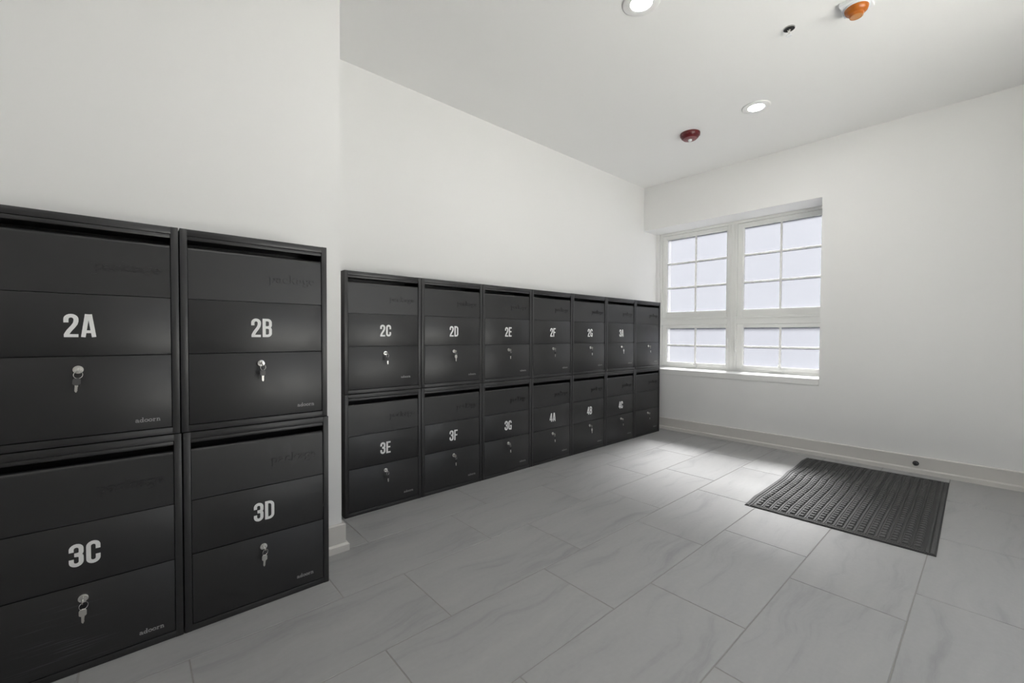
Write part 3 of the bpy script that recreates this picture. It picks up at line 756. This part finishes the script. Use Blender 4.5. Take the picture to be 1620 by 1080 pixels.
# red alarm / detector
t = tag(empty('smoke_alarm', (3.715, 1.822, HC)), 'dark red round fire alarm with clear strobe on the ceiling', 'fire alarm')
bm = bmesh.new(); add_lathe(bm, [(.083, 0), (.084, -.008), (.081, -.020), (.070, -.038), (.060, -.046)], n=40, cap=False); link('housing', to_mesh(bm, 'alarm_housing', M['red'], 35), t)
bm = bmesh.new(); add_lathe(bm, [(.060, -.046), (.056, -.050), (.050, -.0495), (.046, -.052), (.030, -.054), (.002, -.0545)], n=40, cap=False); link('face_plate', to_mesh(bm, 'alarm_face', M['red_face'], 30), t)
bm = bmesh.new(); add_lathe(bm, [(.017, -.053), (.017, -.062), (.013, -.067), (.003, -.069)], n=20); link('strobe_lens', to_mesh(bm, 'strobe', M['white_plastic'], 40), t)
bm = bmesh.new()
for a in range(10):
    an = a * math.pi / 5 + .2
    for k in (-.05, .05):
        c = Vector((math.cos(an + k) * .079, math.sin(an + k) * .079, -.0235)); add_lathe(bm, [(.0028, .0025), (.0028, -.0025)], c, n=8)
link('vent_slots', to_mesh(bm, 'vents', M['red_face']), t)

# sprinkler
t = tag(empty('sprinkler', (2.878, .825, HC)), 'small pendent sprinkler with black cup and white cap on the ceiling', 'sprinkler')
bm = bmesh.new(); add_lathe(bm, [(.0300, -.0), (.0300, -.003), (.0285, -.004), (.0270, -.003), (.024, -.0015), (.003, -.001)], n=32, cap=False); link('cup', to_mesh(bm, 'cup', M['dark_inside'], 40), t)
bm = bmesh.new(); add_torus(bm, (0, 0, -.003), .0288, .0013, 'z', 32, 6); link('escutcheon_ring', to_mesh(bm, 'escutcheon', M['chrome'], 60), t)
bm = bmesh.new(); add_lathe(bm, [(.009, -.001), (.009, -.010), (.006, -.012), (.006, -.02), (.003, -.030), (.003, -.040)], n=16)
for s in (-1, 1): add_box(bm, (s * .010 - .0015, -.002, -.036), (s * .010 + .0015, .002, -.008), .0005)
add_box(bm, (-.0115, -.002, -.038), (.0115, .002, -.035), .0005); link('nozzle', to_mesh(bm, 'nozzle', M['chrome'], 40), t)
bm = bmesh.new(); add_lathe(bm, [(.0145, -.040), (.0150, -.0415), (.0145, -.043)], n=28); link('cap', to_mesh(bm, 'cap', M['white_plastic'], 30), t)

# orange covered detector
t = tag(empty('detector', (2.93, .523, HC)), 'orange capped detector on a white plate on the ceiling', 'detector')
bm = bmesh.new(); add_box(bm, (-.065, -.065, -.020), (.065, .065, 0), .004); link('base_plate', to_mesh(bm, 'detector_plate', M['white_plastic'], 30), t)
bm = bmesh.new(); add_lathe(bm, [(.056, -.020), (.056, -.027), (.053, -.029)], n=40); link('collar', to_mesh(bm, 'collar', M['white_plastic'], 30), t)
bm = bmesh.new(); add_lathe(bm, [(.053, -.029), (.052, -.036), (.048, -.046), (.040, -.053), (.033, -.057), (.031, -.066), (.029, -.072)], n=40, cap=False); link('orange_cover', to_mesh(bm, 'orange_cover', M['orange'], 30), t)
bm = bmesh.new(); add_lathe(bm, [(.029, -.072), (.025, -.074), (.021, -.0725), (.018, -.0735), (.002, -.075)], n=36, cap=False)
vs = [v for v in bm.verts if abs(v.co.z + .075) < 1e-6]; bm.faces.new(vs); link('sensor_lens', to_mesh(bm, 'sensor', M['orange_lens'], 30), t)

# ------------------------------------------------------------------ daylight portals (guide the sampling of the sky only)
def portal(name, c, out, w, h):
    pl = bpy.data.lights.new(name, 'AREA'); pl.shape = 'RECTANGLE'; pl.size = w; pl.size_y = h; pl.cycles.is_portal = True
    po = bpy.data.objects.new(name, pl); COL.objects.link(po)
    zx = Vector(out).normalized(); yy = Vector((0, 0, 1)); xx = yy.cross(zx)
    po.matrix_world = Matrix(((xx.x, yy.x, zx.x, c[0]), (xx.y, yy.y, zx.y, c[1]), (xx.z, yy.z, zx.z, c[2]), (0, 0, 0, 1)))
R3 = Matrix.Rotation(TH, 3, 'Z')
portal('window_daylight_portal', Vector(FAR) + R3 @ Vector((D + .10, -.93, 1.54)), R3 @ Vector((1, 0, 0)), 1.75, 1.68)
portal('entrance_daylight_portal', ((GX0 + GX1) / 2, Y_RIGHT - .12, GZ / 2), (0, -1, 0), GX1 - GX0, GZ)
